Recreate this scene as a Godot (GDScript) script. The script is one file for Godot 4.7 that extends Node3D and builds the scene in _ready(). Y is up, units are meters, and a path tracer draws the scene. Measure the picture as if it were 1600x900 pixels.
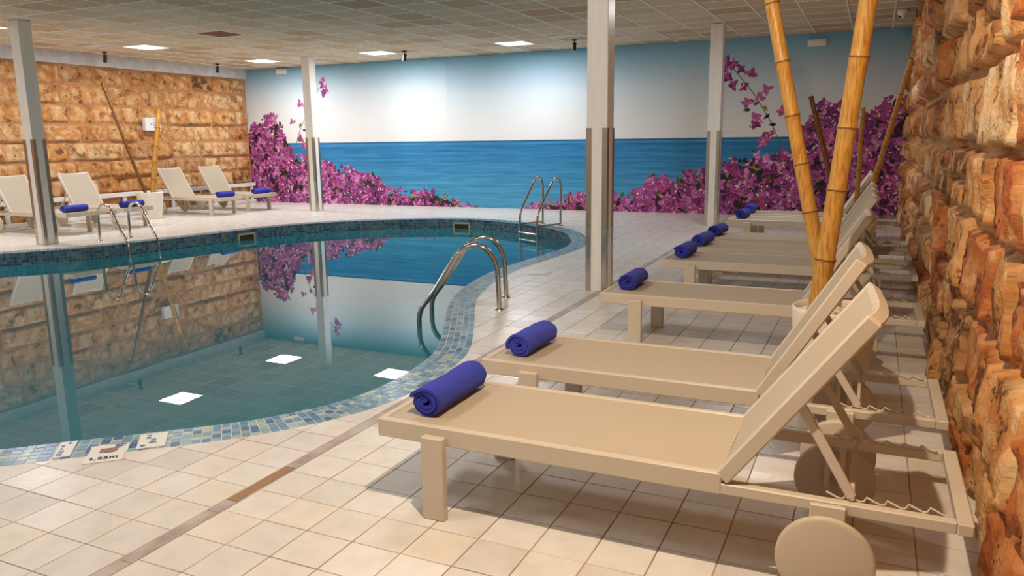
extends Node3D
# Indoor hotel pool hall. World: camera stands at x = 0, z = 0; -z runs to the mural wall, +x to the near stone wall.

const CEIL_Y := 3.2
const WALL_R := 0.47      # mortar plane of the stone wall beside the long row of loungers
const WALL_L := -14.15
const WALL_B := -15.05
const WALL_F := 2.6
const WATER_Y := -0.168
const TX := 0.209         # floor tile pitch
const TZ := 0.2035

var rng := RandomNumberGenerator.new()
var M := {}
var taken := {}
var n1 := FastNoiseLite.new()
var n2 := FastNoiseLite.new()
var pool_outer := PackedVector2Array()
var pool_inner := PackedVector2Array()
var tile_mesh: ArrayMesh
var lounger0: Node3D
var towels := []

# ------------------------------------------------------------------ helpers
func numbered(called: String) -> String:
	if not taken.has(called):
		taken[called] = 0
		return called
	taken[called] += 1
	return "%s_%03d" % [called, taken[called]]

func put(called: String, mesh: Mesh, mat: Material, parent: Node) -> MeshInstance3D:
	var o := MeshInstance3D.new()
	o.name = numbered(called) if parent == self else called
	o.mesh = mesh
	if mat:
		o.material_override = mat
	o.cast_shadow = GeometryInstance3D.SHADOW_CASTING_SETTING_ON
	parent.add_child(o, true)
	return o

func base(called: String, at: Vector3, turn := 0.0) -> Node3D:
	var o := Node3D.new()
	o.name = numbered(called)
	add_child(o)
	o.position = at
	o.rotation.y = turn
	return o

func tag(o: Node, label: String, category: String, group := "", kind := "") -> void:
	if label:
		o.set_meta("label", label)
	if category:
		o.set_meta("category", category)
	if group:
		o.set_meta("group", group)
	if kind:
		o.set_meta("kind", kind)

func S() -> SurfaceTool:
	var st := SurfaceTool.new()
	st.begin(Mesh.PRIMITIVE_TRIANGLES)
	st.set_smooth_group(-1)
	return st

func done(st: SurfaceTool) -> ArrayMesh:
	st.generate_normals()
	return st.commit()

func tri(st: SurfaceTool, a: Vector3, b: Vector3, c: Vector3, out: Vector3) -> void:
	if (a - c).cross(a - b).dot(out) < 0.0:
		var t := b
		b = c
		c = t
	st.add_vertex(a)
	st.add_vertex(b)
	st.add_vertex(c)

func quad(st: SurfaceTool, a: Vector3, b: Vector3, c: Vector3, d: Vector3, out: Vector3) -> void:
	tri(st, a, b, c, out)
	tri(st, a, c, d, out)

# a box with chamfered edges; size is full size, basis turns it
func cbox(st: SurfaceTool, c: Vector3, size: Vector3, ch := 0.004, turn := Basis.IDENTITY) -> void:
	var h := size * 0.5
	ch = minf(ch, minf(h.x, minf(h.y, h.z)) * 0.9)
	var i := h - Vector3(ch, ch, ch)
	var f := func(x: float, y: float, z: float) -> Vector3: return c + turn * Vector3(x, y, z)
	for ax in 3:
		var u := (ax + 1) % 3
		var v := (ax + 2) % 3
		for s in [-1.0, 1.0]:
			var p := []
			for k in [[-1, -1], [1, -1], [1, 1], [-1, 1]]:
				var q := Vector3.ZERO
				q[ax] = s * h[ax]
				q[u] = k[0] * i[u]
				q[v] = k[1] * i[v]
				p.append(c + turn * q)
			var o := Vector3.ZERO
			o[ax] = s
			quad(st, p[0], p[1], p[2], p[3], turn * o)
		for s in [-1.0, 1.0]:
			for t in [-1.0, 1.0]:
				var p := []
				for k in [[0, -1], [0, 1], [1, 1], [1, -1]]:
					var q := Vector3.ZERO
					q[ax] = k[1] * i[ax]
					q[u] = s * (h[u] if k[0] == 0 else i[u])
					q[v] = t * (i[v] if k[0] == 0 else h[v])
					p.append(c + turn * q)
				var o := Vector3.ZERO
				o[u] = s
				o[v] = t
				quad(st, p[0], p[1], p[2], p[3], turn * o)
	for sx in [-1.0, 1.0]:
		for sy in [-1.0, 1.0]:
			for sz in [-1.0, 1.0]:
				tri(st, f.call(sx * h.x, sy * i.y, sz * i.z), f.call(sx * i.x, sy * h.y, sz * i.z), f.call(sx * i.x, sy * i.y, sz * h.z), turn * Vector3(sx, sy, sz))

func cbox_mesh(size: Vector3, ch := 0.004, c := Vector3.ZERO) -> ArrayMesh:
	var st := S()
	cbox(st, c, size, ch)
	return done(st)

func slab(st: SurfaceTool, lo: Vector3, hi: Vector3) -> void:
	cbox(st, (lo + hi) * 0.5, hi - lo, 0.0)

# a tube through points, capped
func tube(st: SurfaceTool, pts: Array, r: float, seg := 12, r_end := -1.0) -> void:
	st.set_smooth_group(1)
	var n := pts.size()
	var rings := []
	var up := Vector3.UP
	for i in n:
		var d: Vector3 = (pts[mini(i + 1, n - 1)] - pts[maxi(i - 1, 0)]).normalized()
		if i == 0 and absf(d.dot(up)) > 0.9:
			up = Vector3.RIGHT
		var a := d.cross(up).normalized()
		var b := a.cross(d).normalized()
		up = b
		var rr := r if r_end < 0.0 else lerpf(r, r_end, float(i) / (n - 1))
		var ring := []
		for k in seg:
			var t := TAU * k / seg
			ring.append(pts[i] + (a * cos(t) + b * sin(t)) * rr)
		rings.append(ring)
	for i in n - 1:
		for k in seg:
			var k2 := (k + 1) % seg
			var mid: Vector3 = (pts[i] + pts[i + 1]) * 0.5
			quad(st, rings[i][k], rings[i][k2], rings[i + 1][k2], rings[i + 1][k], (rings[i][k] + rings[i + 1][k2]) * 0.5 - mid)
	st.set_smooth_group(-1)
	for e in [[0, 1], [n - 1, n - 2]]:
		var o: Vector3 = pts[e[0]] - pts[e[1]]
		for k in range(1, seg - 1):
			tri(st, rings[e[0]][0], rings[e[0]][k], rings[e[0]][k + 1], o)

func round_path(pts: Array, r: float, steps := 6) -> Array:
	var out := [pts[0]]
	for i in range(1, pts.size() - 1):
		var a: Vector3 = pts[i - 1]
		var b: Vector3 = pts[i]
		var c: Vector3 = pts[i + 1]
		var rr := minf(r, minf(a.distance_to(b), b.distance_to(c)) * 0.48)
		var p := b + (a - b).normalized() * rr
		var q := b + (c - b).normalized() * rr
		for k in steps + 1:
			var t := float(k) / steps
			out.append(p.lerp(b, t).lerp(b.lerp(q, t), t))
	out.append(pts[-1])
	return out

# profile: Array of Vector2(radius, height)
func lathe(st: SurfaceTool, prof: Array, c := Vector3.ZERO, seg := 40) -> void:
	st.set_smooth_group(1)
	for i in prof.size() - 1:
		var a: Vector2 = prof[i]
		var b: Vector2 = prof[i + 1]
		var nrm := Vector2(b.y - a.y, a.x - b.x)
		for k in seg:
			var t0 := TAU * k / seg
			var t1 := TAU * (k + 1) / seg
			var d0 := Vector3(cos(t0), 0, sin(t0))
			var d1 := Vector3(cos(t1), 0, sin(t1))
			var m := (d0 + d1).normalized()
			var o := m * nrm.x + Vector3.UP * nrm.y
			var p0 := c + d0 * a.x + Vector3.UP * a.y
			var p1 := c + d1 * a.x + Vector3.UP * a.y
			var p2 := c + d1 * b.x + Vector3.UP * b.y
			var p3 := c + d0 * b.x + Vector3.UP * b.y
			if a.x > 1e-5:
				tri(st, p0, p1, p2 if b.x > 1e-5 else p3, o)
			if b.x > 1e-5:
				tri(st, p0, p2, p3, o)

# flat-topped prism from a polygon in xz
func prism(st: SurfaceTool, poly: PackedVector2Array, y0: float, y1: float) -> void:
	var ix := Geometry2D.triangulate_polygon(poly)
	for i in range(0, ix.size(), 3):
		tri(st, Vector3(poly[ix[i]].x, y1, poly[ix[i]].y), Vector3(poly[ix[i + 1]].x, y1, poly[ix[i + 1]].y), Vector3(poly[ix[i + 2]].x, y1, poly[ix[i + 2]].y), Vector3.UP)
	var cen := Vector2.ZERO
	for p in poly:
		cen += p / poly.size()
	for i in poly.size():
		var a := poly[i]
		var b := poly[(i + 1) % poly.size()]
		var m := (a + b) * 0.5 - cen
		quad(st, Vector3(a.x, y0, a.y), Vector3(b.x, y0, b.y), Vector3(b.x, y1, b.y), Vector3(a.x, y1, a.y), Vector3(m.x, 0, m.y))

func mat(c: Color, rough := 0.6, metal := 0.0, spec := 0.5) -> StandardMaterial3D:
	var m := StandardMaterial3D.new()
	m.albedo_color = c
	m.roughness = rough
	m.metallic = metal
	m.metallic_specular = spec
	return m

func noise_tex(freq: float, size := 512, seed_ := 1, ramp: Gradient = null, octaves := 4, kind := FastNoiseLite.TYPE_SIMPLEX_SMOOTH) -> NoiseTexture2D:
	var n := FastNoiseLite.new()
	n.noise_type = kind
	n.seed = seed_
	n.frequency = freq
	n.fractal_octaves = octaves
	var t := NoiseTexture2D.new()
	t.width = size
	t.height = size
	t.seamless = true
	t.noise = n
	if ramp:
		t.color_ramp = ramp
	return t

func ramp(stops: Array) -> Gradient:
	var g := Gradient.new()
	var o := PackedFloat32Array()
	var c := PackedColorArray()
	for s in stops:
		o.append(s[0])
		c.append(s[1])
	g.offsets = o
	g.colors = c
	return g

func tri_world(m: StandardMaterial3D, scale: float, offset := Vector3.ZERO) -> StandardMaterial3D:
	m.uv1_triplanar = true
	m.uv1_world_triplanar = true
	m.uv1_scale = Vector3.ONE * scale
	m.uv1_offset = offset
	m.uv1_triplanar_sharpness = 4.0
	return m

func C8(r: float, g: float, b: float) -> Color:
	return Color(r / 255.0, g / 255.0, b / 255.0)

# ------------------------------------------------------------------ main
func _ready() -> void:
	rng.seed = 20
	camera_and_air()
	materials()
	pool_outline()
	build_floor()
	build_pool()
	build_ceiling()
	build_walls()
	build_mural()
	build_pillars()
	build_lights()
	build_loungers()
	build_pots()
	build_ladders()
	build_fittings()

func camera_and_air() -> void:
	var cam := Camera3D.new()
	cam.name = "camera"
	add_child(cam)
	cam.position = Vector3(0, 1.45, 0)
	cam.rotation_order = EULER_ORDER_YXZ
	cam.rotation = Vector3(-0.1894, 0.4353, -0.0136)
	cam.fov = rad_to_deg(2.0 * atan(450.0 / 1210.6))
	cam.near = 0.05
	cam.far = 100.0
	var we := WorldEnvironment.new()
	we.name = "environment"
	var e := Environment.new()
	e.background_mode = Environment.BG_COLOR
	e.background_color = Color.BLACK
	e.tonemap_mode = Environment.TONE_MAPPER_LINEAR
	e.tonemap_exposure = 1.0
	e.sdfgi_enabled = true
	e.ssao_enabled = true
	e.ssil_enabled = true
	we.environment = e
	add_child(we)

func materials() -> void:
	n1.seed = 11
	n1.frequency = 1.0
	n1.fractal_octaves = 4
	n2.seed = 37
	n2.frequency = 1.0
	n2.fractal_octaves = 3
	# floor tiles: glazed off-white ceramic with a faint mottle
	var fr := noise_tex(0.012, 512, 4, ramp([[0.0, C8(222, 217, 208)], [0.35, C8(229, 225, 217)], [0.6, C8(233, 229, 222)], [1.0, C8(237, 234, 228)]]), 5)
	var fb := noise_tex(0.06, 512, 9, null, 3)
	for k in 4:
		var m := mat([C8(255, 254, 252), C8(246, 244, 240), C8(252, 247, 238), C8(240, 239, 236)][k], [0.27, 0.33, 0.3, 0.38][k])
		m.albedo_texture = fr
		m.heightmap_enabled = true
		m.heightmap_texture = fb
		m.heightmap_scale = 0.05
		tri_world(m, 0.9, Vector3(k * 0.37, 0, k * 0.61))
		M["tile%d" % k] = m
	M.grout = tri_world(mat(Color.WHITE, 0.85), 0.8)
	M.grout.albedo_texture = noise_tex(0.01, 256, 8, ramp([[0.0, C8(120, 104, 84)], [0.45, C8(168, 140, 104)], [0.7, C8(190, 152, 100)], [1.0, C8(186, 172, 150)]]), 4)
	M.strip = tri_world(mat(Color.WHITE, 0.5), 1.3)
	M.strip.albedo_texture = noise_tex(0.012, 256, 15, ramp([[0.0, C8(150, 138, 130)], [0.6, C8(186, 176, 168)], [1.0, C8(200, 190, 180)]]), 4)
	M.strip_rust = mat(C8(158, 124, 92), 0.7)
	# stone
	stone_materials()
	# ceiling
	var ct := noise_tex(0.035, 512, 21, ramp([[0.0, C8(176, 156, 130)], [0.4, C8(214, 198, 172)], [0.65, C8(226, 212, 190)], [1.0, C8(236, 226, 208)]]), 5)
	for k in 4:
		var m := mat([C8(244, 240, 230), C8(238, 228, 214), C8(250, 248, 242), C8(228, 212, 192)][k], 0.95)
		m.albedo_texture = ct
		tri_world(m, 1.1, Vector3(k * 0.31, k * 0.17, k * 0.53))
		m.uv1_scale = Vector3(0.55, 1.1, 2.2)
		M["ceil%d" % k] = m
	M.ceil_stain = tri_world(mat(C8(150, 110, 74), 0.95), 1.5)
	M.ceil_stain.albedo_texture = ct
	M.ceil_bar = mat(C8(244, 242, 236), 0.5)
	M.white_paint = mat(C8(226, 224, 218), 0.55)
	M.white_plastic = mat(C8(232, 232, 228), 0.4)
	M.pillar = tri_world(mat(Color.WHITE, 0.32), 1.0)
	M.pillar.albedo_texture = noise_tex(0.02, 256, 33, ramp([[0.0, C8(232, 230, 222)], [1.0, C8(242, 240, 234)]]), 3)
	M.pillar.uv1_scale = Vector3(3, 0.4, 3)
	M.steel = mat(C8(196, 188, 176), 0.2, 1.0)
	M.steel_tan_reflection = mat(C8(176, 162, 142), 0.32, 1.0)  # duller steel for the upper guards, their tan reflection put into the colour
	M.tube_steel = mat(C8(200, 194, 184), 0.14, 1.0)
	M.black = mat(C8(28, 27, 27), 0.45)
	M.lens = mat(C8(60, 58, 54), 0.1)
	M.lounger = mat(C8(202, 190, 170), 0.42)
	var sl := mat(C8(194, 180, 158), 0.75)
	sl.albedo_texture = noise_tex(0.25, 256, 3, ramp([[0.0, C8(228, 226, 222)], [1.0, C8(255, 255, 255)]]), 2)
	tri_world(sl, 6.0)
	M.sling = sl
	M.wheel = mat(C8(196, 182, 160), 0.5)
	M.rubber = mat(C8(150, 140, 124), 0.7)
	for k in 3:
		var tw := mat([C8(46, 58, 168), C8(54, 66, 180), C8(42, 54, 158)][k], 0.95)
		tw.rim_enabled = true
		tw.rim = 0.5
		tw.rim_tint = 0.6
		tw.heightmap_enabled = true
		tw.heightmap_texture = noise_tex(0.2, 256, 60 + k, null, 3)
		tw.heightmap_scale = 0.25
		tri_world(tw, 4.0)
		M["towel%d" % k] = tw
	M.pot = tri_world(mat(C8(236, 226, 208), 0.6), 3.0)
	M.pot.heightmap_enabled = true
	M.pot.heightmap_texture = noise_tex(0.05, 256, 70, null, 4)
	M.pot.heightmap_scale = 0.2
	M.pebble = mat(C8(226, 216, 198), 0.6)
	for k in 3:
		var b := tri_world(mat([C8(255, 255, 255), C8(235, 225, 190), C8(150, 122, 100)][k], 0.38), 1.0)
		b.albedo_texture = noise_tex(0.02, 512, 80, ramp([[0.0, C8(150, 98, 34)], [0.35, C8(186, 132, 54)], [0.6, C8(206, 158, 74)], [0.85, C8(190, 148, 78)], [1.0, C8(168, 112, 44)]]), 5)
		b.uv1_scale = Vector3(6, 0.7, 6)
		b.uv1_offset = Vector3(k * 0.4, k * 0.2, 0)
		M["bamboo%d" % k] = b
	M.bamboo_node = mat(C8(128, 84, 34), 0.5)
	# mosaic
	var pal := [C8(84, 128, 164), C8(110, 152, 178), C8(142, 176, 186), C8(66, 104, 150), C8(168, 190, 190), C8(124, 160, 170), C8(96, 146, 176), C8(176, 188, 180)]
	for k in pal.size():
		M["mosaic%d" % k] = mat(pal[k], 0.27)
	M.mosaic_vc = mat(Color.WHITE, 0.27)
	M.mosaic_vc.vertex_color_use_as_albedo = true
	M.joint = tri_world(mat(Color.WHITE, 0.85), 2.0)
	M.joint.albedo_texture = noise_tex(0.015, 256, 44, ramp([[0.0, C8(206, 190, 160)], [0.6, C8(230, 222, 204)], [1.0, C8(238, 234, 222)]]), 4)
	M.face_joint = mat(C8(150, 166, 164), 0.8)
	M.basin = tri_world(mat(Color.WHITE, 0.5), 1.0)
	M.basin.albedo_texture = noise_tex(0.02, 512, 46, ramp([[0.0, C8(28, 86, 104)], [0.5, C8(40, 108, 124)], [1.0, C8(60, 128, 140)]]), 5)
	# water: thin clear sheet with a slight teal body and hardly any ripple
	var w := mat(Color(0.0, 0.56, 0.63, 0.5), 0.0)
	w.transparency = BaseMaterial3D.TRANSPARENCY_ALPHA
	w.heightmap_enabled = true
	w.heightmap_texture = noise_tex(0.01, 512, 50, null, 3)
	w.heightmap_scale = 0.004
	tri_world(w, 0.6)
	M.water = w
	M.skimmer = mat(C8(206, 192, 150), 0.5)
	M.dark_hole = mat(C8(70, 56, 24), 0.8)
	M.plaster = tri_world(mat(Color.WHITE, 0.9), 0.7)
	M.plaster.albedo_texture = noise_tex(0.02, 256, 52, ramp([[0.0, C8(196, 194, 192)], [1.0, C8(222, 220, 218)]]), 4)
	M.ink = mat(C8(30, 30, 32), 0.6)
	M.sign_white = mat(C8(236, 234, 226), 0.35)

func stone_texture(seed_: int, stops: Array, dark_at: float, dark_col: Color, pit_amount: float, pale_amount: float) -> Array:
	var sz := 768
	var a := FastNoiseLite.new()
	a.seed = seed_
	a.frequency = 0.0045
	a.fractal_octaves = 5
	a.domain_warp_enabled = true
	a.domain_warp_amplitude = 60.0
	a.domain_warp_frequency = 0.008
	var b := FastNoiseLite.new()
	b.seed = seed_ + 5
	b.frequency = 0.008
	b.fractal_octaves = 6
	b.fractal_gain = 0.6
	b.domain_warp_enabled = true
	b.domain_warp_amplitude = 40.0
	var d := FastNoiseLite.new()
	d.seed = seed_ + 11
	d.frequency = 0.045
	d.fractal_octaves = 4
	d.fractal_gain = 0.7
	var ia := a.get_seamless_image(sz, sz).get_data()
	var ib := b.get_seamless_image(sz, sz).get_data()
	var ic := d.get_seamless_image(sz, sz).get_data()
	var g1 := ramp(stops)
	var lut := []
	for k in 256:
		lut.append(g1.sample(k / 255.0))
	var out := PackedByteArray()
	out.resize(sz * sz * 3)
	var hgt := PackedByteArray()
	hgt.resize(sz * sz)
	for i in sz * sz:
		var c: Color = lut[ia[i]]
		var v := ib[i] / 255.0
		var f := ic[i] / 255.0
		var dark := smoothstep(dark_at, dark_at + 0.14, v + (f - 0.5) * 0.3) * 0.75
		var pit := smoothstep(0.66, 0.76, f) * smoothstep(0.45, 0.65, v) * pit_amount
		var pale := smoothstep(0.40, 0.24, v) * pale_amount
		var k := (0.92 + 0.14 * f) * (1.0 - 0.6 * pit)
		out[i * 3] = int(clampf(lerpf(lerpf(c.r, 0.90, pale), dark_col.r, dark) * k, 0, 1) * 255)
		out[i * 3 + 1] = int(clampf(lerpf(lerpf(c.g, 0.84, pale), dark_col.g, dark) * k, 0, 1) * 255)
		out[i * 3 + 2] = int(clampf(lerpf(lerpf(c.b, 0.72, pale), dark_col.b, dark) * k, 0, 1) * 255)
		hgt[i] = int(clampf(0.55 + 0.5 * (f - 0.5) - 0.45 * pit - 0.2 * dark + (v - 0.5) * 0.4, 0, 1) * 255)
	return [ImageTexture.create_from_image(Image.create_from_data(sz, sz, false, Image.FORMAT_RGB8, out)), ImageTexture.create_from_image(Image.create_from_data(sz, sz, false, Image.FORMAT_L8, hgt))]

func stone_materials() -> void:
	# travertine-like block stone: cream, rusty and dark-flecked kinds
	var cream := stone_texture(3, [[0.0, C8(226, 208, 178)], [0.3, C8(222, 190, 146)], [0.5, C8(212, 166, 112)], [0.62, C8(190, 132, 78)], [0.8, C8(216, 182, 138)], [1.0, C8(230, 214, 184)]], 0.66, C8(112, 70, 38), 0.6, 0.7)
	var rust := stone_texture(31, [[0.0, C8(206, 160, 108)], [0.3, C8(196, 136, 78)], [0.5, C8(180, 108, 50)], [0.65, C8(166, 90, 38)], [0.82, C8(204, 146, 86)], [1.0, C8(220, 178, 126)]], 0.66, C8(92, 50, 24), 0.8, 0.45)
	var fleck := stone_texture(57, [[0.0, C8(208, 176, 128)], [0.3, C8(196, 148, 92)], [0.5, C8(176, 120, 66)], [0.7, C8(168, 128, 86)], [1.0, C8(206, 184, 148)]], 0.53, C8(78, 50, 30), 1.0, 0.4)
	var amber := stone_texture(83, [[0.0, C8(218, 186, 140)], [0.3, C8(212, 164, 106)], [0.5, C8(200, 138, 76)], [0.65, C8(206, 154, 98)], [0.82, C8(220, 184, 136)], [1.0, C8(228, 206, 170)]], 0.62, C8(104, 64, 34), 0.8, 0.55)
	var ht: ImageTexture = cream[1]
	var kinds := [[cream, C8(255, 248, 236)], [cream, C8(246, 226, 200)], [rust, C8(255, 244, 230)], [cream, C8(226, 208, 188)], [cream, C8(255, 255, 252)], [fleck, C8(255, 246, 232)], [rust, C8(244, 226, 206)], [fleck, C8(226, 206, 184)], [amber, C8(255, 246, 234)], [amber, C8(238, 222, 202)]]
	for k in kinds.size():
		var m := mat(kinds[k][1], 0.88)
		m.albedo_texture = kinds[k][0][0]
		m.heightmap_enabled = true
		m.heightmap_texture = kinds[k][0][1]
		m.heightmap_scale = 1.2
		tri_world(m, 0.62, Vector3(k * 0.29, k * 0.43, k * 0.17))
		M["stone%d" % k] = m
	var mo := mat(C8(216, 178, 140), 0.95)
	mo.albedo_texture = noise_tex(0.02, 512, 18, ramp([[0.0, C8(196, 168, 138)], [0.5, C8(224, 200, 172)], [1.0, C8(236, 216, 190)]]), 5)
	mo.heightmap_enabled = true
	mo.heightmap_texture = ht
	mo.heightmap_scale = 0.8
	tri_world(mo, 1.0)
	M.mortar = mo

# ------------------------------------------------------------------ pool outline
func pool_outline() -> void:
	# outer edge of the mosaic coping, in metres on the floor (x, z)
	var p := [[-3.568, -2.047], [-3.375, -2.224], [-3.061, -2.499], [-2.745, -2.812], [-2.54, -3.12], [-2.42, -3.4], [-2.37, -3.75], [-2.39, -4.15], [-2.47, -4.57], [-2.633, -4.959], [-2.912, -5.526], [-3.2, -6.1], [-3.38, -6.6], [-3.53, -7.3], [-3.58, -7.95], [-3.55, -8.6], [-3.51, -9.2], [-3.51, -9.8], [-3.62, -10.35], [-3.82, -10.85], [-4.1, -11.4], [-4.46, -11.85], [-4.95, -12.22], [-5.75, -12.68], [-6.5, -12.93], [-7.2, -12.9], [-8.0, -12.58], [-8.75, -12.08], [-9.25, -11.55], [-9.57, -11.05], [-9.82, -10.4], [-9.97, -9.7], [-10.08, -9.1], [-10.2, -8.55], [-10.33, -8.0], [-10.5, -7.5], [-10.78, -7.08], [-11.07, -6.7], [-11.3, -6.1], [-11.25, -5.0], [-10.8, -3.6], [-9.9, -2.2], [-8.6, -1.2], [-7.0, -0.75], [-5.5, -0.85], [-4.4, -1.35]]
	var cv := Curve2D.new()
	var n := p.size()
	for i in n + 1:
		var a := Vector2(p[(i + n - 1) % n][0], p[(i + n - 1) % n][1])
		var b := Vector2(p[i % n][0], p[i % n][1])
		var c := Vector2(p[(i + 1) % n][0], p[(i + 1) % n][1])
		var t := (c - a) / 6.0
		cv.add_point(b, -t, t)
	cv.bake_interval = 0.02
	var length := cv.get_baked_length()
	var cnt := int(length / 0.048)
	var raw := PackedVector2Array()
	for i in cnt:
		raw.append(cv.sample_baked(length * i / cnt, true))
	# smooth twice
	for pass_ in 6:
		var q := raw.duplicate()
		for i in cnt:
			q[i] = raw[(i + cnt - 1) % cnt] * 0.25 + raw[i] * 0.5 + raw[(i + 1) % cnt] * 0.25
		raw = q
	pool_outer = raw
	for i in cnt:
		pool_inner.append(raw[i] + inward(i) * 0.24)

func inward(i: int) -> Vector2:
	var n := pool_outer.size()
	var t := (pool_outer[(i + 1) % n] - pool_outer[(i + n - 1) % n]).normalized()
	return Vector2(t.y, -t.x) if Geometry2D.is_polygon_clockwise(pool_outer) else Vector2(-t.y, t.x)

func v3(p: Vector2, y: float) -> Vector3:
	return Vector3(p.x, y, p.y)

# ------------------------------------------------------------------ floor
func in_view(p: Vector3) -> bool:
	var b := Basis.from_euler(Vector3(-0.1894, 0.4353, -0.0136), EULER_ORDER_YXZ)
	var q := b.inverse() * (p - Vector3(0, 1.45, 0))
	if q.z > -0.2:
		return false
	var x := q.x / -q.z * 1210.6
	var y := q.y / -q.z * 1210.6
	return absf(x) < 830.0 and absf(y) < 480.0

func build_floor() -> void:
	var f := Node3D.new()
	f.name = "floor"
	tag(f, "", "", "", "structure")
	add_child(f)
	# screed below the tiles, which shows as the joints
	var area := PackedVector2Array([Vector2(WALL_L - 0.3, WALL_F + 0.2), Vector2(WALL_R + 0.5, WALL_F + 0.2), Vector2(WALL_R + 0.5, WALL_B - 0.3), Vector2(WALL_L - 0.3, WALL_B - 0.3)])
	var st := S()
	var hole := PackedVector2Array()
	for i in range(0, pool_outer.size(), 2):
		hole.append(pool_outer[i] + inward(i) * 0.03)
	# cut the slab along the pool's long axis so that no polygon has a hole
	for half in [PackedVector2Array([Vector2(-20, 5), Vector2(5, 5), Vector2(5, -6.5), Vector2(-20, -6.5)]), PackedVector2Array([Vector2(-20, -6.5), Vector2(5, -6.5), Vector2(5, -20), Vector2(-20, -20)])]:
		for piece in Geometry2D.intersect_polygons(area, half):
			for q in Geometry2D.clip_polygons(piece, hole):
				prism(st, q, -0.2, -0.0025)
	put("screed", done(st), M.grout, f)
	# tiles, laid in rows on both sides of the narrow drain strip
	var xs := []
	var x := -2.284
	while x < WALL_R + 0.05:
		xs.append(x)
		x += TX
	x = -2.35 - TX
	while x > WALL_L - 0.1:
		xs.append(x)
		x -= TX
	tile_mesh = cbox_mesh(Vector3(TX - 0.005, 0.012, TZ - 0.005), 0.0012, Vector3(0, -0.006, 0))
	var cells := []
	var z := -1.931 + TZ * 18
	while z > WALL_B - 0.05:
		for xx in xs:
			var lo := Vector2(xx + 0.0025, z - TZ + 0.0025)
			var r := PackedVector2Array([lo, lo + Vector2(TX - 0.005, 0), lo + Vector2(TX - 0.005, TZ - 0.005), lo + Vector2(0, TZ - 0.005)])
			var c := lo + Vector2(TX, TZ) * 0.5
			var hits := 0
			for q in r:
				if Geometry2D.is_point_in_polygon(q, pool_outer):
					hits += 1
			if hits == 4:
				continue
			cells.append([c, r, hits])
		z -= TZ
	for e in cells:
		var c: Vector2 = e[0]
		e.append(c.length() + (0.0 if in_view(Vector3(c.x, 0, c.y)) else 100.0))
	cells.sort_custom(func(a, b): return a[3] < b[3])
	var rest := [S(), S(), S(), S()]
	for k in cells.size():
		var e: Array = cells[k]
		var kind: int = [0, 0, 1, 1, 2, 3][rng.randi() % 6]
		var c: Vector2 = e[0]
		var polys := [e[1]]
		if e[2] > 0:
			polys = Geometry2D.clip_polygons(e[1], pool_outer)
		if k < 300:
			if e[2] == 0:
				var o := put("tile", tile_mesh, M["tile%d" % kind], f)
				o.position = Vector3(c.x - 0.0025, rng.randf_range(-0.0006, 0.0006), c.y - 0.0025)
			else:
				var s2 := S()
				for q in polys:
					prism(s2, q, -0.012, 0.0)
				put("tile", done(s2), M["tile%d" % kind], f)
		else:
			for q in polys:
				prism(rest[kind], q, -0.004, rng.randf_range(-0.0005, 0.0005))
	var joined: ArrayMesh = null
	for k in 4:
		rest[k].set_material(M["tile%d" % k])
		rest[k].generate_normals()
		joined = rest[k].commit(joined)
	var ft := put("far_tiles", joined, null, f)
	ft.set_meta("kind", "stuff")
	# the drain strip: narrow grey pieces laid end to end
	var zz := 1.6
	var i := 0
	while zz > WALL_B:
		var ln: float = [0.41, 0.31, 0.41, 0.52][i % 4]
		var s3 := S()
		cbox(s3, Vector3(-2.317, -0.006, zz - ln * 0.5), Vector3(0.062, 0.012, ln - 0.006), 0.001)
		put("strip_piece", done(s3), M.strip, f)
		zz -= ln
		i += 1
	# one rusty insert
	put("strip_piece", cbox_mesh(Vector3(0.05, 0.004, 0.36), 0.001, Vector3(-2.317, 0.001, -2.39)), M.strip_rust, f)

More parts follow.
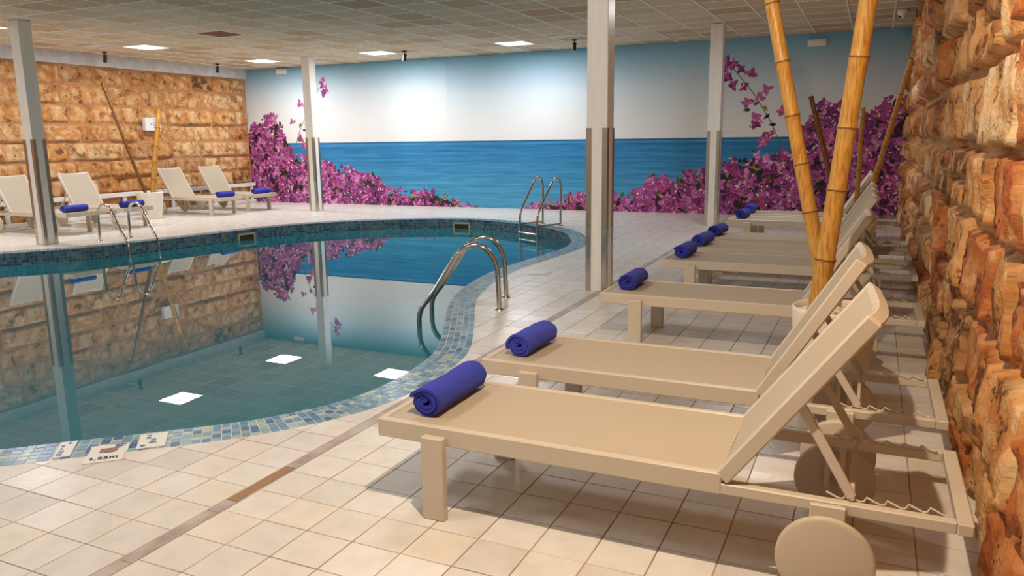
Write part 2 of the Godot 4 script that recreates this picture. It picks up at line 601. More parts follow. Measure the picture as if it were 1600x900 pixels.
# ------------------------------------------------------------------ pool
func build_pool() -> void:
	var pool := base("swimming_pool", Vector3.ZERO)
	tag(pool, "free-form indoor swimming pool edged with blue mosaic tiles", "pool")
	var n := pool_outer.size()
	# basin
	var st := S()
	for i in n:
		var a := pool_inner[i]
		var b := pool_inner[(i + 1) % n]
		var w := inward(i)
		quad(st, v3(a, -0.004), v3(b, -0.004), v3(b, -1.6), v3(a, -1.6), v3(w, 0))
	put("basin_wall", done(st), M.basin, pool)
	st = S()
	for i in n:
		var a := pool_inner[i] + inward(i) * 0.001
		var b := pool_inner[(i + 1) % n] + inward((i + 1) % n) * 0.001
		quad(st, v3(a, -0.003), v3(b, -0.003), v3(b, -0.293), v3(a, -0.293), v3(inward(i), 0))
	put("face_joint", done(st), M.face_joint, pool)
	st = S()
	var ix := Geometry2D.triangulate_polygon(pool_inner)
	for i in range(0, ix.size(), 3):
		tri(st, v3(pool_inner[ix[i]], -1.55), v3(pool_inner[ix[i + 1]], -1.55), v3(pool_inner[ix[i + 2]], -1.55), Vector3.UP)
	put("basin_floor", done(st), M.basin, pool)
	# mosaic on the upright face, 4.8 cm tiles, real quads in front of the joint
	st = S()
	st.set_smooth_group(-1)
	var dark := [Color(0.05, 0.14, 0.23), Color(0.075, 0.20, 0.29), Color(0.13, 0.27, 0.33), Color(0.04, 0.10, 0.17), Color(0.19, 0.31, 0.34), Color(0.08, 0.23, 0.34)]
	for i in n:
		var a := pool_inner[i].lerp(pool_inner[(i + 1) % n], 0.05) + inward(i) * 0.003
		var b := pool_inner[i].lerp(pool_inner[(i + 1) % n], 0.95) + inward(i) * 0.003
		for r in 6:
			var y0 := -0.004 - r * 0.048
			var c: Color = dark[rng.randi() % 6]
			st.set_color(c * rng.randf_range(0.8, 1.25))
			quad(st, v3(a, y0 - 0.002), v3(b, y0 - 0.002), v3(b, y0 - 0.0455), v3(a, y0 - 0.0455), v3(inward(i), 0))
	var fm := put("face_mosaic", done(st), M.mosaic_vc, pool)
	fm.set_meta("kind", "stuff")
	# coping: bed of joint plus five rows of tiles
	st = S()
	for i in n:
		var j := (i + 1) % n
		quad(st, v3(pool_outer[i], -0.0022), v3(pool_outer[j], -0.0022), v3(pool_inner[j], -0.0022), v3(pool_inner[i], -0.0022), Vector3.UP)
	var cop := put("coping", done(st), M.joint, pool)
	var list := []
	for i in n:
		for r in 5:
			var mid := (pool_outer[i] + pool_outer[(i + 1) % n]) * 0.5 + inward(i) * (0.024 + r * 0.048)
			list.append([mid, i, r, mid.length() + (0.0 if in_view(v3(mid, 0)) else 100.0)])
	list.sort_custom(func(a, b): return a[3] < b[3])
	var unit := cbox_mesh(Vector3(1, 0.006, 1), 0.0, Vector3(0, -0.003, 0))
	st = S()
	var light_pal := [Color(0.087, 0.216, 0.37), Color(0.156, 0.314, 0.445), Color(0.27, 0.434, 0.49), Color(0.054, 0.138, 0.305), Color(0.39, 0.515, 0.515), Color(0.2, 0.352, 0.402), Color(0.117, 0.287, 0.434), Color(0.434, 0.503, 0.456)]
	for k in list.size():
		var e: Array = list[k]
		var i: int = e[1]
		var mid: Vector2 = e[0]
		# one mix of blue and grey-blue tiles all the way round
		var which: int = [0, 1, 2, 3, 5, 6, 1, 0, 4, 2, 5, 7][rng.randi() % 12]
		var t := (pool_outer[(i + 1) % n] - pool_outer[i]).normalized()
		var w := inward(i)
		var f: float = pool_outer[i].distance_to(pool_outer[(i + 1) % n]) + (pool_inner[i].distance_to(pool_inner[(i + 1) % n]) - pool_outer[i].distance_to(pool_outer[(i + 1) % n])) * (e[2] + 0.5) / 5.0
		var bs := Basis(v3(t, 0) * (f - 0.0055), Vector3.UP, v3(w, 0) * 0.0425)
		if k < 300:
			var o := put("coping_tile", unit, M["mosaic%d" % which], cop)
			o.transform = Transform3D(bs, v3(mid, rng.randf_range(-0.0004, 0.0006)))
		else:
			var lift := rng.randf_range(-0.0004, 0.0006)
			st.set_color(light_pal[which])
			var p := []
			for q in [[-0.5, -0.5], [0.5, -0.5], [0.5, 0.5], [-0.5, 0.5]]:
				p.append(v3(mid, lift) + bs * Vector3(q[0], 0, q[1]))
			quad(st, p[0], p[1], p[2], p[3], Vector3.UP)
	var far := put("far_coping_tiles", done(st), M.mosaic_vc, cop)
	far.set_meta("kind", "stuff")
	# skimmer mouths in the far face
	for s in [Vector2(-9.78, -10.05), Vector2(-6.92, -12.75)]:
		var best := 0
		for i in n:
			if pool_inner[i].distance_to(s) < pool_inner[best].distance_to(s):
				best = i
		var w := inward(best)
		var node := Node3D.new()
		node.name = "skimmer"
		pool.add_child(node, true)
		node.position = v3(pool_inner[best], -0.15)
		node.rotation.y = atan2(w.x, w.y)
		st = S()
		for e in [[Vector3(0, 0.075, 0.012), Vector3(0.34, 0.03, 0.03)], [Vector3(0, -0.075, 0.012), Vector3(0.34, 0.03, 0.03)], [Vector3(-0.155, 0, 0.012), Vector3(0.03, 0.15, 0.03)], [Vector3(0.155, 0, 0.012), Vector3(0.03, 0.15, 0.03)]]:
			cbox(st, e[0], e[1], 0.004)
		put("skimmer_frame", done(st), M.skimmer, node)
		put("skimmer_throat", cbox_mesh(Vector3(0.28, 0.12, 0.01), 0.001, Vector3(0, 0, 0.008)), M.dark_hole, node)
	# the water surface
	st = S()
	for i in range(0, ix.size(), 3):
		tri(st, v3(pool_inner[ix[i]], WATER_Y), v3(pool_inner[ix[i + 1]], WATER_Y), v3(pool_inner[ix[i + 2]], WATER_Y), Vector3.UP)
	var wa := put("pool_water", done(st), M.water, self)
	tag(wa, "calm teal pool water mirroring the mural and ceiling lights", "water", "", "stuff")
	# skimmer lid set in the deck by the bend of the pool
	var lid := base("deck_lid", Vector3(-3.28, 0, -7.75), 0.1)
	tag(lid, "small square white lid set into the deck tiles beside the pool coping", "lid")
	put("rim", cbox_mesh(Vector3(0.24, 0.008, 0.24), 0.002, Vector3(0, 0.003, 0)), M.white_plastic, lid)
	put("cover", cbox_mesh(Vector3(0.19, 0.006, 0.19), 0.003, Vector3(0, 0.009, 0)), M.white_plastic, lid)

# ------------------------------------------------------------------ ceiling
func build_ceiling() -> void:
	var c := Node3D.new()
	c.name = "ceiling"
	tag(c, "", "", "", "structure")
	add_child(c)
	var st := S()
	slab(st, Vector3(WALL_L - 0.4, CEIL_Y + 0.03, WALL_B - 0.4), Vector3(WALL_R + 0.6, CEIL_Y + 0.2, WALL_F + 0.4))
	put("slab", done(st), M.plaster, c)
	var xs := []
	var x := 0.12 + 0.603 * 2
	while x > WALL_L - 0.7:
		xs.append(x)
		x -= 0.603
	var zs := []
	var z := -10.3 + 0.6 * 22
	while z > WALL_B - 0.7:
		zs.append(z)
		z -= 0.6
	for xx in xs:
		if xx > WALL_L and xx < WALL_R + 0.2:
			var s := S()
			cbox(s, Vector3(xx, CEIL_Y + 0.008, (WALL_F + WALL_B) * 0.5), Vector3(0.026, 0.022, WALL_F - WALL_B), 0.002)
			put("grid_bar", done(s), M.ceil_bar, c)
	for zz in zs:
		if zz > WALL_B and zz < WALL_F:
			var s := S()
			cbox(s, Vector3((WALL_L + WALL_R) * 0.5, CEIL_Y + 0.009, zz), Vector3(WALL_R + 0.2 - WALL_L, 0.018, 0.022), 0.002)
			put("grid_bar", done(s), M.ceil_bar, c)
	var cells := []
	for i in xs.size() - 1:
		for j in zs.size() - 1:
			var p := Vector2(xs[i] - 0.3015, zs[j] - 0.3)
			if p.x < WALL_L - 0.3 or p.x > WALL_R + 0.3 or p.y < WALL_B - 0.3 or p.y > WALL_F + 0.3:
				continue
			cells.append([p, p.length() + (0.0 if in_view(Vector3(p.x, CEIL_Y, p.y)) else 100.0)])
	cells.sort_custom(func(a, b): return a[1] < b[1])
	var tm := cbox_mesh(Vector3(0.585, 0.02, 0.582), 0.004, Vector3.ZERO)
	var rest := S()
	for k in cells.size():
		var p: Vector2 = cells[k][0]
		var dy := rng.randf_range(0.0, 0.004)
		if k < 300:
			var kind: int = [0, 0, 1, 2, 0, 3, 1, 2][rng.randi() % 8]
			var stained := p.distance_to(Vector2(-9.82, -10.0)) < 0.3
			var o := put("ceiling_tile", tm, M.ceil_stain if stained else M["ceil%d" % kind], c)
			o.position = Vector3(p.x, CEIL_Y + 0.014 + dy, p.y)
			if rng.randf() < 0.03:
				o.rotation = Vector3(rng.randf_range(-0.012, 0.012), 0, rng.randf_range(-0.012, 0.012))
		else:
			cbox(rest, Vector3(p.x, CEIL_Y + 0.014 + dy, p.y), Vector3(0.585, 0.02, 0.582), 0.003)
	var o2 := put("far_ceiling_tiles", done(rest), M.ceil0, c)
	o2.set_meta("kind", "stuff")

# ------------------------------------------------------------------ walls
# one block of stone on a wall whose face looks along dir (+1 or -1 in x); u runs along z, v is height
func stone(parent: Node, wall_x: float, dir: float, z0: float, z1: float, y0: float, y1: float, proud: float, rough: float, res: int, m: Material, edge := 0.022, shrink := 0.04) -> void:
	var nu := maxi(4, int((z1 - z0) * res))
	var nv := maxi(4, int((y1 - y0) * res))
	var g := []
	var sx := rng.randf_range(-50, 50)
	var tilt_u := rng.randf_range(-0.25, 0.25) * proud
	var tilt_v := rng.randf_range(-0.3, 0.2) * proud
	var cut := [rng.randf_range(0.0, shrink), rng.randf_range(0.0, shrink), rng.randf_range(0.0, shrink), rng.randf_range(0.0, shrink)]
	for i in nu + 1:
		var row := []
		for j in nv + 1:
			var u := float(i) / nu
			var v := float(j) / nv
			var zz := lerpf(z0, z1, u)
			var yy := lerpf(y0, y1, v)
			# crooked outline
			zz += n2.get_noise_3d(yy * 3.0, sx, u) * 0.03 * absf(u - 0.5) * 2.0
			yy += n2.get_noise_3d(zz * 2.5, v, sx) * 0.03 * absf(v - 0.5) * 2.0
			zz += (0.5 - u) * 2.0 * lerpf(cut[0], cut[1], v) * 0.5
			yy += (0.5 - v) * 2.0 * lerpf(cut[2], cut[3], u) * 0.5
			var du := minf(u, 1.0 - u) * (z1 - z0)
			var dv := minf(v, 1.0 - v) * (y1 - y0)
			var e := smoothstep(0.0, edge, minf(du, dv))
			var d := proud + tilt_u * (u - 0.5) * 2.0 + tilt_v * (v - 0.5) * 2.0
			d += rough * (1.1 * n1.get_noise_3d(zz * 2.6, yy * 2.6, sx) + 0.5 * n2.get_noise_3d(zz * 8.0, yy * 5.0, sx) + 0.16 * n1.get_noise_3d(zz * 18.0, yy * 12.0, sx))
			d = clampf(d, 0.012, 0.125) * e - 0.02 * (1.0 - e)
			row.append(Vector3(wall_x + dir * d, yy, zz))
		g.append(row)
	var st := SurfaceTool.new()
	st.begin(Mesh.PRIMITIVE_TRIANGLES)
	st.set_smooth_group(0)
	for i in nu:
		for j in nv:
			quad(st, g[i][j], g[i + 1][j], g[i + 1][j + 1], g[i][j + 1], Vector3(dir, 0, 0))
	put("stone", done(st), m, parent)

func build_walls() -> void:
	# stone wall beside the long row of loungers
	var wr := Node3D.new()
	wr.name = "wall_right"
	tag(wr, "", "", "", "structure")
	add_child(wr)
	put("mortar", cbox_mesh(Vector3(0.4, CEIL_Y + 0.3, WALL_F - WALL_B + 0.4), 0.0, Vector3(WALL_R + 0.2, CEIL_Y * 0.5, (WALL_F + WALL_B) * 0.5)), M.mortar, wr)
	var courses := [0.0, 0.36, 0.70, 1.05, 1.38, 1.75, 2.1, 2.48, 2.85, 3.2]
	for r in courses.size() - 1:
		var z := -0.9 - rng.randf() * 0.4
		while z > WALL_B + 0.06:
			var ln := rng.randf_range(0.42, 0.95)
			var z1 := maxf(z - ln, WALL_B + 0.02)
			if z1 - WALL_B < 0.25:
				z1 = WALL_B + 0.02
			var near := z > -6.0
			var k: int = [0, 1, 2, 8, 6, 5, 8, 2, 6, 9][rng.randi() % 10]
			if r == 4 and z < -2.7 and z > -4.0 and z1 > -4.6:
				k = 4
			var y0: float = courses[r] + rng.randf_range(-0.02, 0.02) * float(r > 0)
			var y1: float = courses[r + 1] + rng.randf_range(-0.02, 0.02) * float(r < courses.size() - 2)
			var out := rng.randf_range(0.045, 0.08) if r < 2 else rng.randf_range(0.04, 0.095)
			# now and then two thinner stones share a course
			if rng.randf() < 0.22:
				var cut := lerpf(y0, y1, rng.randf_range(0.35, 0.65))
				stone(wr, WALL_R, -1.0, z1 + 0.003, z - 0.003, y0 + 0.003, cut - 0.003, out, 0.03, 36 if near else 16, M["stone%d" % k])
				stone(wr, WALL_R, -1.0, z1 + 0.003, z - 0.003, cut + 0.003, y1 - 0.003, out * rng.randf_range(0.6, 1.1), 0.03, 36 if near else 16, M["stone%d" % [1, 2, 6, 5, 0][rng.randi() % 5]])
			else:
				stone(wr, WALL_R, -1.0, z1 + 0.003, z - 0.003, y0 + 0.003, y1 - 0.003, out, 0.036, 36 if near else 16, M["stone%d" % k])
			z = z1
	# squared stone wall behind the row of four, with a plaster band under the ceiling
	var wl := Node3D.new()
	wl.name = "wall_left"
	tag(wl, "", "", "", "structure")
	add_child(wl)
	put("mortar", cbox_mesh(Vector3(0.3, CEIL_Y + 0.3, WALL_F - WALL_B + 0.4), 0.0, Vector3(WALL_L - 0.15, CEIL_Y * 0.5, (WALL_F + WALL_B) * 0.5)), M.mortar, wl)
	put("plaster_band", cbox_mesh(Vector3(0.06, 0.23, WALL_F - WALL_B), 0.004, Vector3(WALL_L + 0.03, 3.095, (WALL_F + WALL_B) * 0.5)), M.plaster, wl)
	var lc := [0.02, 0.46, 0.80, 1.14, 1.50, 1.86, 2.22, 2.60, 2.965]
	for r in lc.size() - 1:
		var z := -6.4 - rng.randf() * 0.7
		while z > WALL_B + 0.05:
			var ln := rng.randf_range(0.55, 1.35)
			var z1 := maxf(z - ln, WALL_B + 0.04)
			if z1 - WALL_B < 0.4:
				z1 = WALL_B + 0.04
			var k: int = [0, 1, 1, 0, 3, 4, 8, 1, 5, 8, 0, 9][rng.randi() % 12]
			stone(wl, WALL_L, 1.0, z1 + 0.002, z - 0.002, lc[r] + 0.002, lc[r + 1] - 0.002, rng.randf_range(0.015, 0.085), 0.022, 24, M["stone%d" % k], 0.016, 0.024)
			z = z1
	# back wall and the wall behind the camera
	var wb := put("wall_back", cbox_mesh(Vector3(WALL_R - WALL_L + 1.0, CEIL_Y + 0.3, 0.3), 0.0, Vector3((WALL_R + WALL_L) * 0.5, CEIL_Y * 0.5, WALL_B - 0.155)), M.plaster, self)
	wb.set_meta("kind", "structure")
	var wf := put("wall_front", cbox_mesh(Vector3(WALL_R - WALL_L + 1.0, CEIL_Y + 0.3, 0.3), 0.0, Vector3((WALL_R + WALL_L) * 0.5, CEIL_Y * 0.5, WALL_F + 0.15)), M.plaster, self)
	wf.set_meta("kind", "structure")
	# white ledge along the foot of the squared stone wall
	var lg := base("wall_ledge", Vector3(WALL_L, 0, -10.0))
	tag(lg, "low white ledge on short posts along the foot of the stone wall", "ledge")
	put("top_board", cbox_mesh(Vector3(0.12, 0.085, 10.0), 0.006, Vector3(0.1, 0.44, 0)), M.white_paint, lg)
	put("bottom_board", cbox_mesh(Vector3(0.1, 0.07, 10.0), 0.006, Vector3(0.1, 0.04, 0)), M.white_paint, lg)
	for k in 9:
		put("post", cbox_mesh(Vector3(0.05, 0.33, 0.07), 0.004, Vector3(0.11, 0.235, -4.9 + k * 1.22)), M.white_paint, lg)

# ------------------------------------------------------------------ mural
var mw := 2048
var mh := 449
var mpix := PackedByteArray()

func mset(i: int, j: int, c: Color) -> void:
	if i < 0 or j < 0 or i >= mw or j >= mh:
		return
	var k := (j * mw + i) * 3
	mpix[k] = int(clampf(c.r, 0, 1) * 255)
	mpix[k + 1] = int(clampf(c.g, 0, 1) * 255)
	mpix[k + 2] = int(clampf(c.b, 0, 1) * 255)

func mu(x: float) -> float:
	return (x - WALL_L) / 14.62 * mw

func mv(y: float) -> float:
	return (1.0 - y / CEIL_Y) * mh

# a pointed bract: from its foot at c along angle a
func bract(c: Vector2, ln: float, wd: float, a: float, col: Color, vein: Color) -> void:
	var d := Vector2(cos(a), sin(a))
	var e := Vector2(-d.y, d.x)
	var lo := c.min(c + d * ln) - Vector2(wd, wd)
	var hi := c.max(c + d * ln) + Vector2(wd, wd)
	for j in range(int(lo.y), int(hi.y) + 1):
		for i in range(int(lo.x), int(hi.x) + 1):
			var q := Vector2(i, j) - c
			var t := q.dot(d) / ln
			if t < 0.0 or t > 1.0:
				continue
			var w := wd * 0.5 * pow(sin(PI * pow(t, 0.72)), 0.8) * (1.0 - 0.25 * t)
			var b := q.dot(e)
			if absf(b) > w:
				continue
			var c2 := col
			if absf(b) < 0.7:
				c2 = col.lerp(vein, 0.45)
			elif b > w * 0.45:
				c2 = col * 0.84
			mset(i, j, c2)

func cluster(c: Vector2, s: float) -> void:
	var pal := [C8(174, 74, 152), C8(148, 56, 128), C8(190, 98, 168), C8(116, 42, 100), C8(206, 130, 184), C8(160, 58, 124), C8(112, 52, 112), C8(182, 82, 142)]
	var a0 := rng.randf() * TAU
	var col: Color = pal[rng.randi() % 8]
	for k in 3:
		var cc := col * rng.randf_range(0.85, 1.12)
		bract(c, s * rng.randf_range(0.8, 1.15), s * rng.randf_range(0.6, 0.8), a0 + k * TAU / 3.0 + rng.randf_range(-0.3, 0.3), cc, C8(226, 150, 196))
	for q in rng.randi() % 3:
		var a := rng.randf() * TAU
		var pc: Color = [C8(244, 206, 214), C8(238, 224, 186), C8(232, 170, 196), C8(246, 236, 220)][rng.randi() % 4]
		bract(c + Vector2(rng.randf_range(-0.5, 0.5), rng.randf_range(-0.5, 0.5)) * s, s * rng.randf_range(0.35, 0.65), s * 0.24, a, pc, pc)

func leaf(c: Vector2, s: float) -> void:
	var g: Color = [C8(52, 66, 34), C8(34, 44, 26), C8(84, 92, 46), C8(40, 30, 34), C8(150, 140, 62)][rng.randi() % 5]
	bract(c, s, s * 0.5, rng.randf() * TAU, g, g * 1.2)

func build_mural() -> void:
	mpix.resize(mw * mh * 3)
	var hz := 1.435
	var sn := FastNoiseLite.new()
	sn.seed = 5
	sn.frequency = 0.02
	sn.fractal_octaves = 4
	var s0 := C8(228, 229, 226)
	var s1 := C8(206, 221, 229)
	var s2 := C8(122, 178, 210)
	for j in mh:
		var y := (1.0 - (j + 0.5) / mh) * CEIL_Y
		for i in mw:
			var x := WALL_L + (i + 0.5) / mw * 14.62
			var c: Color
			if y > hz:
				var t := (y - hz) / (CEIL_Y - hz)
				# the print was hung in two lengths; the one towards the corner fades later
				var p := pow(t, 2.5 if x < -8.5 else 1.75)
				c = s0.lerp(s1, minf(p * 3.0, 1.0)) if p < 0.33 else s1.lerp(s2, (p - 0.33) / 0.67)
				var cl := smoothstep(0.52, 0.8, 0.5 + 0.5 * sn.get_noise_2d(i * 0.5, j * 2.4)) * smoothstep(1.62, 1.5, y) * 0.4
				c = c.lerp(C8(214, 206, 200), cl)
			else:
				var t := (hz - y) / hz
				c = C8(40, 116, 170).lerp(C8(80, 158, 196), pow(t, 0.8))
				c = c.lerp(C8(18, 78, 122), smoothstep(0.03, 0.0, t))
				if t > 0.03 and t < 0.055:
					c = c.lerp(C8(96, 158, 190), 0.5)
				var rip := sn.get_noise_2d(i * 0.35, j * 6.0) * 0.07 + sn.get_noise_2d(i * 0.06 + 300.0, j * 4.0) * 0.06
				c = Color(c.r + rip * 0.8, c.g + rip, c.b + rip)
			mset(i, j, c)
	# outline of the flower bank, in metres on the wall
	var top := [[-14.2, 1.75], [-13.97, 1.87], [-13.76, 2.0], [-13.45, 2.12], [-13.19, 2.0], [-13.1, 1.82], [-12.96, 1.6], [-12.87, 1.4], [-12.78, 1.2], [-12.62, 1.12], [-12.31, 1.16], [-12.1, 1.12], [-11.88, 1.0], [-11.65, 0.95], [-11.51, 0.86], [-11.23, 0.86], [-11.01, 0.8], [-10.88, 0.66], [-10.72, 0.72], [-10.53, 0.79], [-10.41, 0.72], [-10.26, 0.5], [-10.15, 0.38], [-9.86, 0.40], [-9.59, 0.32], [-9.4, 0.35], [-9.1, 0.38], [-8.87, 0.36], [-8.73, 0.31], [-8.51, 0.25], [-8.26, 0.16], [-7.98, 0.09], [-7.8, 0.04], [-7.62, -0.1], [-6.97, -0.1], [-6.6, 0.09], [-6.4, 0.14], [-6.2, 0.22], [-6.07, 0.25], [-5.94, 0.22], [-5.79, 0.28], [-5.69, 0.36], [-5.47, 0.35], [-5.25, 0.36], [-4.72, 0.37], [-4.5, 0.32], [-4.32, 0.36], [-4.18, 0.54], [-4.01, 0.7], [-3.97, 0.78], [-3.9, 0.72], [-3.71, 0.72], [-3.54, 0.63], [-3.43, 0.77], [-3.2, 0.81], [-3.08, 0.71], [-2.92, 0.82], [-2.61, 0.91], [-2.33, 1.0], [-2.18, 1.08], [-2.04, 1.17], [-1.91, 1.1], [-1.68, 1.1], [-1.45, 1.22], [-1.31, 1.4], [-1.22, 1.6], [-1.12, 1.8], [-0.93, 2.05], [-0.65, 1.98], [-0.51, 1.85], [-0.45, 1.5], [-0.28, 1.46], [-0.23, 1.72], [-0.11, 1.82], [0.04, 2.02], [0.23, 2.1], [0.6, 2.05]]
	var height := func(x: float) -> float:
		for k in top.size() - 1:
			if x >= top[k][0] and x <= top[k + 1][0]:
				return lerpf(top[k][1], top[k + 1][1], (x - top[k][0]) / (top[k + 1][0] - top[k][0]))
		return -0.1
	# dark depth between the flowers
	for i in mw:
		var x := WALL_L + (i + 0.5) / mw * 14.62
		var hy: float = height.call(x) - 0.13 + sn.get_noise_1d(i * 4.0) * 0.06
		for j in range(maxi(0, int(mv(hy))), mh):
			var v := sn.get_noise_2d(i * 2.0, j * 2.0 + 900.0)
			mset(i, j, C8(58, 30, 52).lerp(C8(40, 44, 30), smoothstep(-0.1, 0.3, v)).lerp(C8(104, 38, 88), smoothstep(0.0, -0.35, v)))
	var count := 0
	while count < 2600:
		var x := rng.randf_range(WALL_L, 0.47)
		var h: float = height.call(x)
		if h <= 0.02:
			count += 1
			continue
		if rng.randf() * 2.1 > h + 0.25:
			continue
		var y := rng.randf_range(-0.05, h - 0.01)
		var low := clampf(1.0 - h / 0.5, 0.0, 0.55)
		var gap := sn.get_noise_2d(mu(x) * 1.3 + 77.0, mv(y) * 1.3)
		if gap > 0.14:
			if rng.randf() < 0.5:
				leaf(Vector2(mu(x), mv(y)), rng.randf_range(10, 20))
		else:
			cluster(Vector2(mu(x), mv(y)), rng.randf_range(12, 22) * (1.0 - low))
			if rng.randf() < 0.22:
				leaf(Vector2(mu(x) + rng.randf_range(-8, 8), mv(y) + rng.randf_range(-8, 8)), rng.randf_range(6, 12))
		count += 1
	# the two tall sprays
	for br in [[[-12.78, 1.1], [-12.59, 1.64], [-12.28, 2.16], [-11.9, 2.7]], [[-1.53, 1.17], [-1.76, 1.69], [-2.07, 2.19], [-2.35, 2.53], [-2.58, 2.8]]]:
		for k in br.size() - 1:
			for t in 160:
				var p := Vector2(mu(lerpf(br[k][0], br[k + 1][0], t / 160.0)), mv(lerpf(br[k][1], br[k + 1][1], t / 160.0)))
				for o in 2:
					mset(int(p.x) + o, int(p.y), C8(104, 92, 62))
	for q in [[-12.5, 2.35], [-12.33, 2.25], [-12.76, 1.95], [-12.31, 1.84], [-12.25, 1.95], [-12.54, 1.56], [-12.42, 1.41], [-11.77, 2.86], [-11.79, 2.75], [-11.72, 2.68], [-11.76, 2.58], [-12.24, 2.66], [-12.36, 1.5], [-2.6, 2.81], [-2.62, 2.7], [-2.45, 2.76], [-2.32, 2.66], [-2.15, 2.6], [-2.57, 2.52], [-2.47, 2.39], [-2.28, 2.34], [-1.86, 2.27], [-2.0, 2.17], [-2.2, 2.06], [-2.04, 1.81], [-2.0, 1.74], [-2.07, 1.66], [-1.59, 1.88], [-1.78, 1.47], [-1.86, 1.4], [-1.94, 1.32]]:
		for k in 2:
			cluster(Vector2(mu(q[0] + rng.randf_range(-0.03, 0.03)), mv(q[1] + rng.randf_range(-0.03, 0.03))), rng.randf_range(12, 17))
	for q in [[-2.09, 2.02], [-1.9, 2.0], [-1.8, 1.84], [-1.68, 1.66], [-2.14, 1.93], [-12.5, 1.9], [-12.45, 1.75], [-12.62, 1.5], [-12.3, 2.1]]:
		leaf(Vector2(mu(q[0]), mv(q[1])), 18)
	var im := Image.create_from_data(mw, mh, false, Image.FORMAT_RGB8, mpix)
	var m := mat(Color.WHITE, 0.62, 0.0, 0.35)
	m.albedo_texture = ImageTexture.create_from_image(im)
	m.texture_repeat = false
	var mural := base("wall_mural", Vector3(-7.0, 0, WALL_B))
	tag(mural, "wide printed mural of blue sea, pale sky and pink bougainvillea", "mural")
	for r in [[WALL_L, -8.5], [-8.5, 0.47]]:
		var st := S()
		var z := 0.004
		var u0: float = (r[0] - WALL_L) / 14.62
		var u1: float = (r[1] - WALL_L) / 14.62
		var a := Vector3(r[0] + 7.0, 0, z)
		var b := Vector3(r[1] + 7.0, 0, z)
		var pts := [a, b, b + Vector3(0, CEIL_Y, 0), a + Vector3(0, CEIL_Y, 0)]
		var uvs := [Vector2(u0, 1), Vector2(u1, 1), Vector2(u1, 0), Vector2(u0, 0)]
		for k in [0, 3, 2, 0, 2, 1]:
			st.set_normal(Vector3.BACK)
			st.set_uv(uvs[k])
			st.add_vertex(pts[k])
		# paper edges
		var panel := put("mural_panel", st.commit(), m, mural)
		put("paper_backing", cbox_mesh(Vector3(r[1] - r[0], CEIL_Y, 0.003), 0.0, Vector3((r[0] + r[1]) * 0.5 + 7.0, CEIL_Y * 0.5, 0.0018)), M.white_paint, panel)

# ------------------------------------------------------------------ pillars
func build_pillars() -> void:
	var spec := [[-2.36, -7.09, "white square pillar with steel corner guards beside the long lounger row, farther from the mural"], [-2.4, -13.07, "white square pillar with steel corner guards beside the long lounger row, closer to the mural"], [-10.86, -13.42, "white square pillar with steel corner guards across the pool, closer to the mural"], [-11.2, -7.56, "white square pillar with steel corner guards at the pool edge, farther from the mural"]]
	var w := 0.2
	var shaft := cbox_mesh(Vector3(w, CEIL_Y + 0.005, w), 0.006, Vector3(0, CEIL_Y * 0.5 + 0.0025, 0))
	for s in spec:
		var p := base("pillar", Vector3(s[0], 0, s[1]))
		tag(p, s[2], "pillar", "white pillars of the pool hall", "structure")
		put("shaft", shaft, M.pillar, p)
		for cx in [-1.0, 1.0]:
			for cz in [-1.0, 1.0]:
				for part in [[0.0, 0.62, M.steel], [0.62, 1.545, M.steel_tan_reflection]]:
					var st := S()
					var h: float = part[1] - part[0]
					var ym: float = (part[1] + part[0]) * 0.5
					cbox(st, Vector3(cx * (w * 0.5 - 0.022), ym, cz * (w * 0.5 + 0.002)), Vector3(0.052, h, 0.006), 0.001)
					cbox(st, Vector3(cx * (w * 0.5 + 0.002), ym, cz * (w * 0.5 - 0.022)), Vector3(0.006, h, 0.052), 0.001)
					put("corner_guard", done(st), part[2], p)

# ------------------------------------------------------------------ lights
func panel_light(x: float, z: float, energy: float, col: Color, label: String) -> void:
	var p := base("ceiling_panel_light", Vector3(x, CEIL_Y, z))
	tag(p, label, "ceiling light", "square ceiling light panels")
	var st := S()
	for e in [[Vector3(0, -0.004, 0.292), Vector3(0.6, 0.012, 0.016)], [Vector3(0, -0.004, -0.292), Vector3(0.6, 0.012, 0.016)], [Vector3(0.292, -0.004, 0), Vector3(0.016, 0.012, 0.57)], [Vector3(-0.292, -0.004, 0), Vector3(0.016, 0.012, 0.57)]]:
		cbox(st, e[0], e[1], 0.002)
	put("frame", done(st), M.white_plastic, p)
	var g := mat(Color.WHITE, 0.5)
	g.emission_enabled = true
	g.emission = col
	g.emission_energy_multiplier = 2.5
	put("diffuser", cbox_mesh(Vector3(0.57, 0.006, 0.57), 0.001, Vector3(0, -0.002, 0)), g, p)
	var l := AreaLight3D.new()
	l.name = "panel_glow"
	l.area_size = Vector2(0.56, 0.56)
	l.area_normalize_energy = true
	l.light_energy = energy
	l.light_color = col
	l.area_range = 30.0
	l.shadow_enabled = true
	p.add_child(l)
	l.position = Vector3(0, -0.012, 0)
	l.rotation.x = -PI / 2

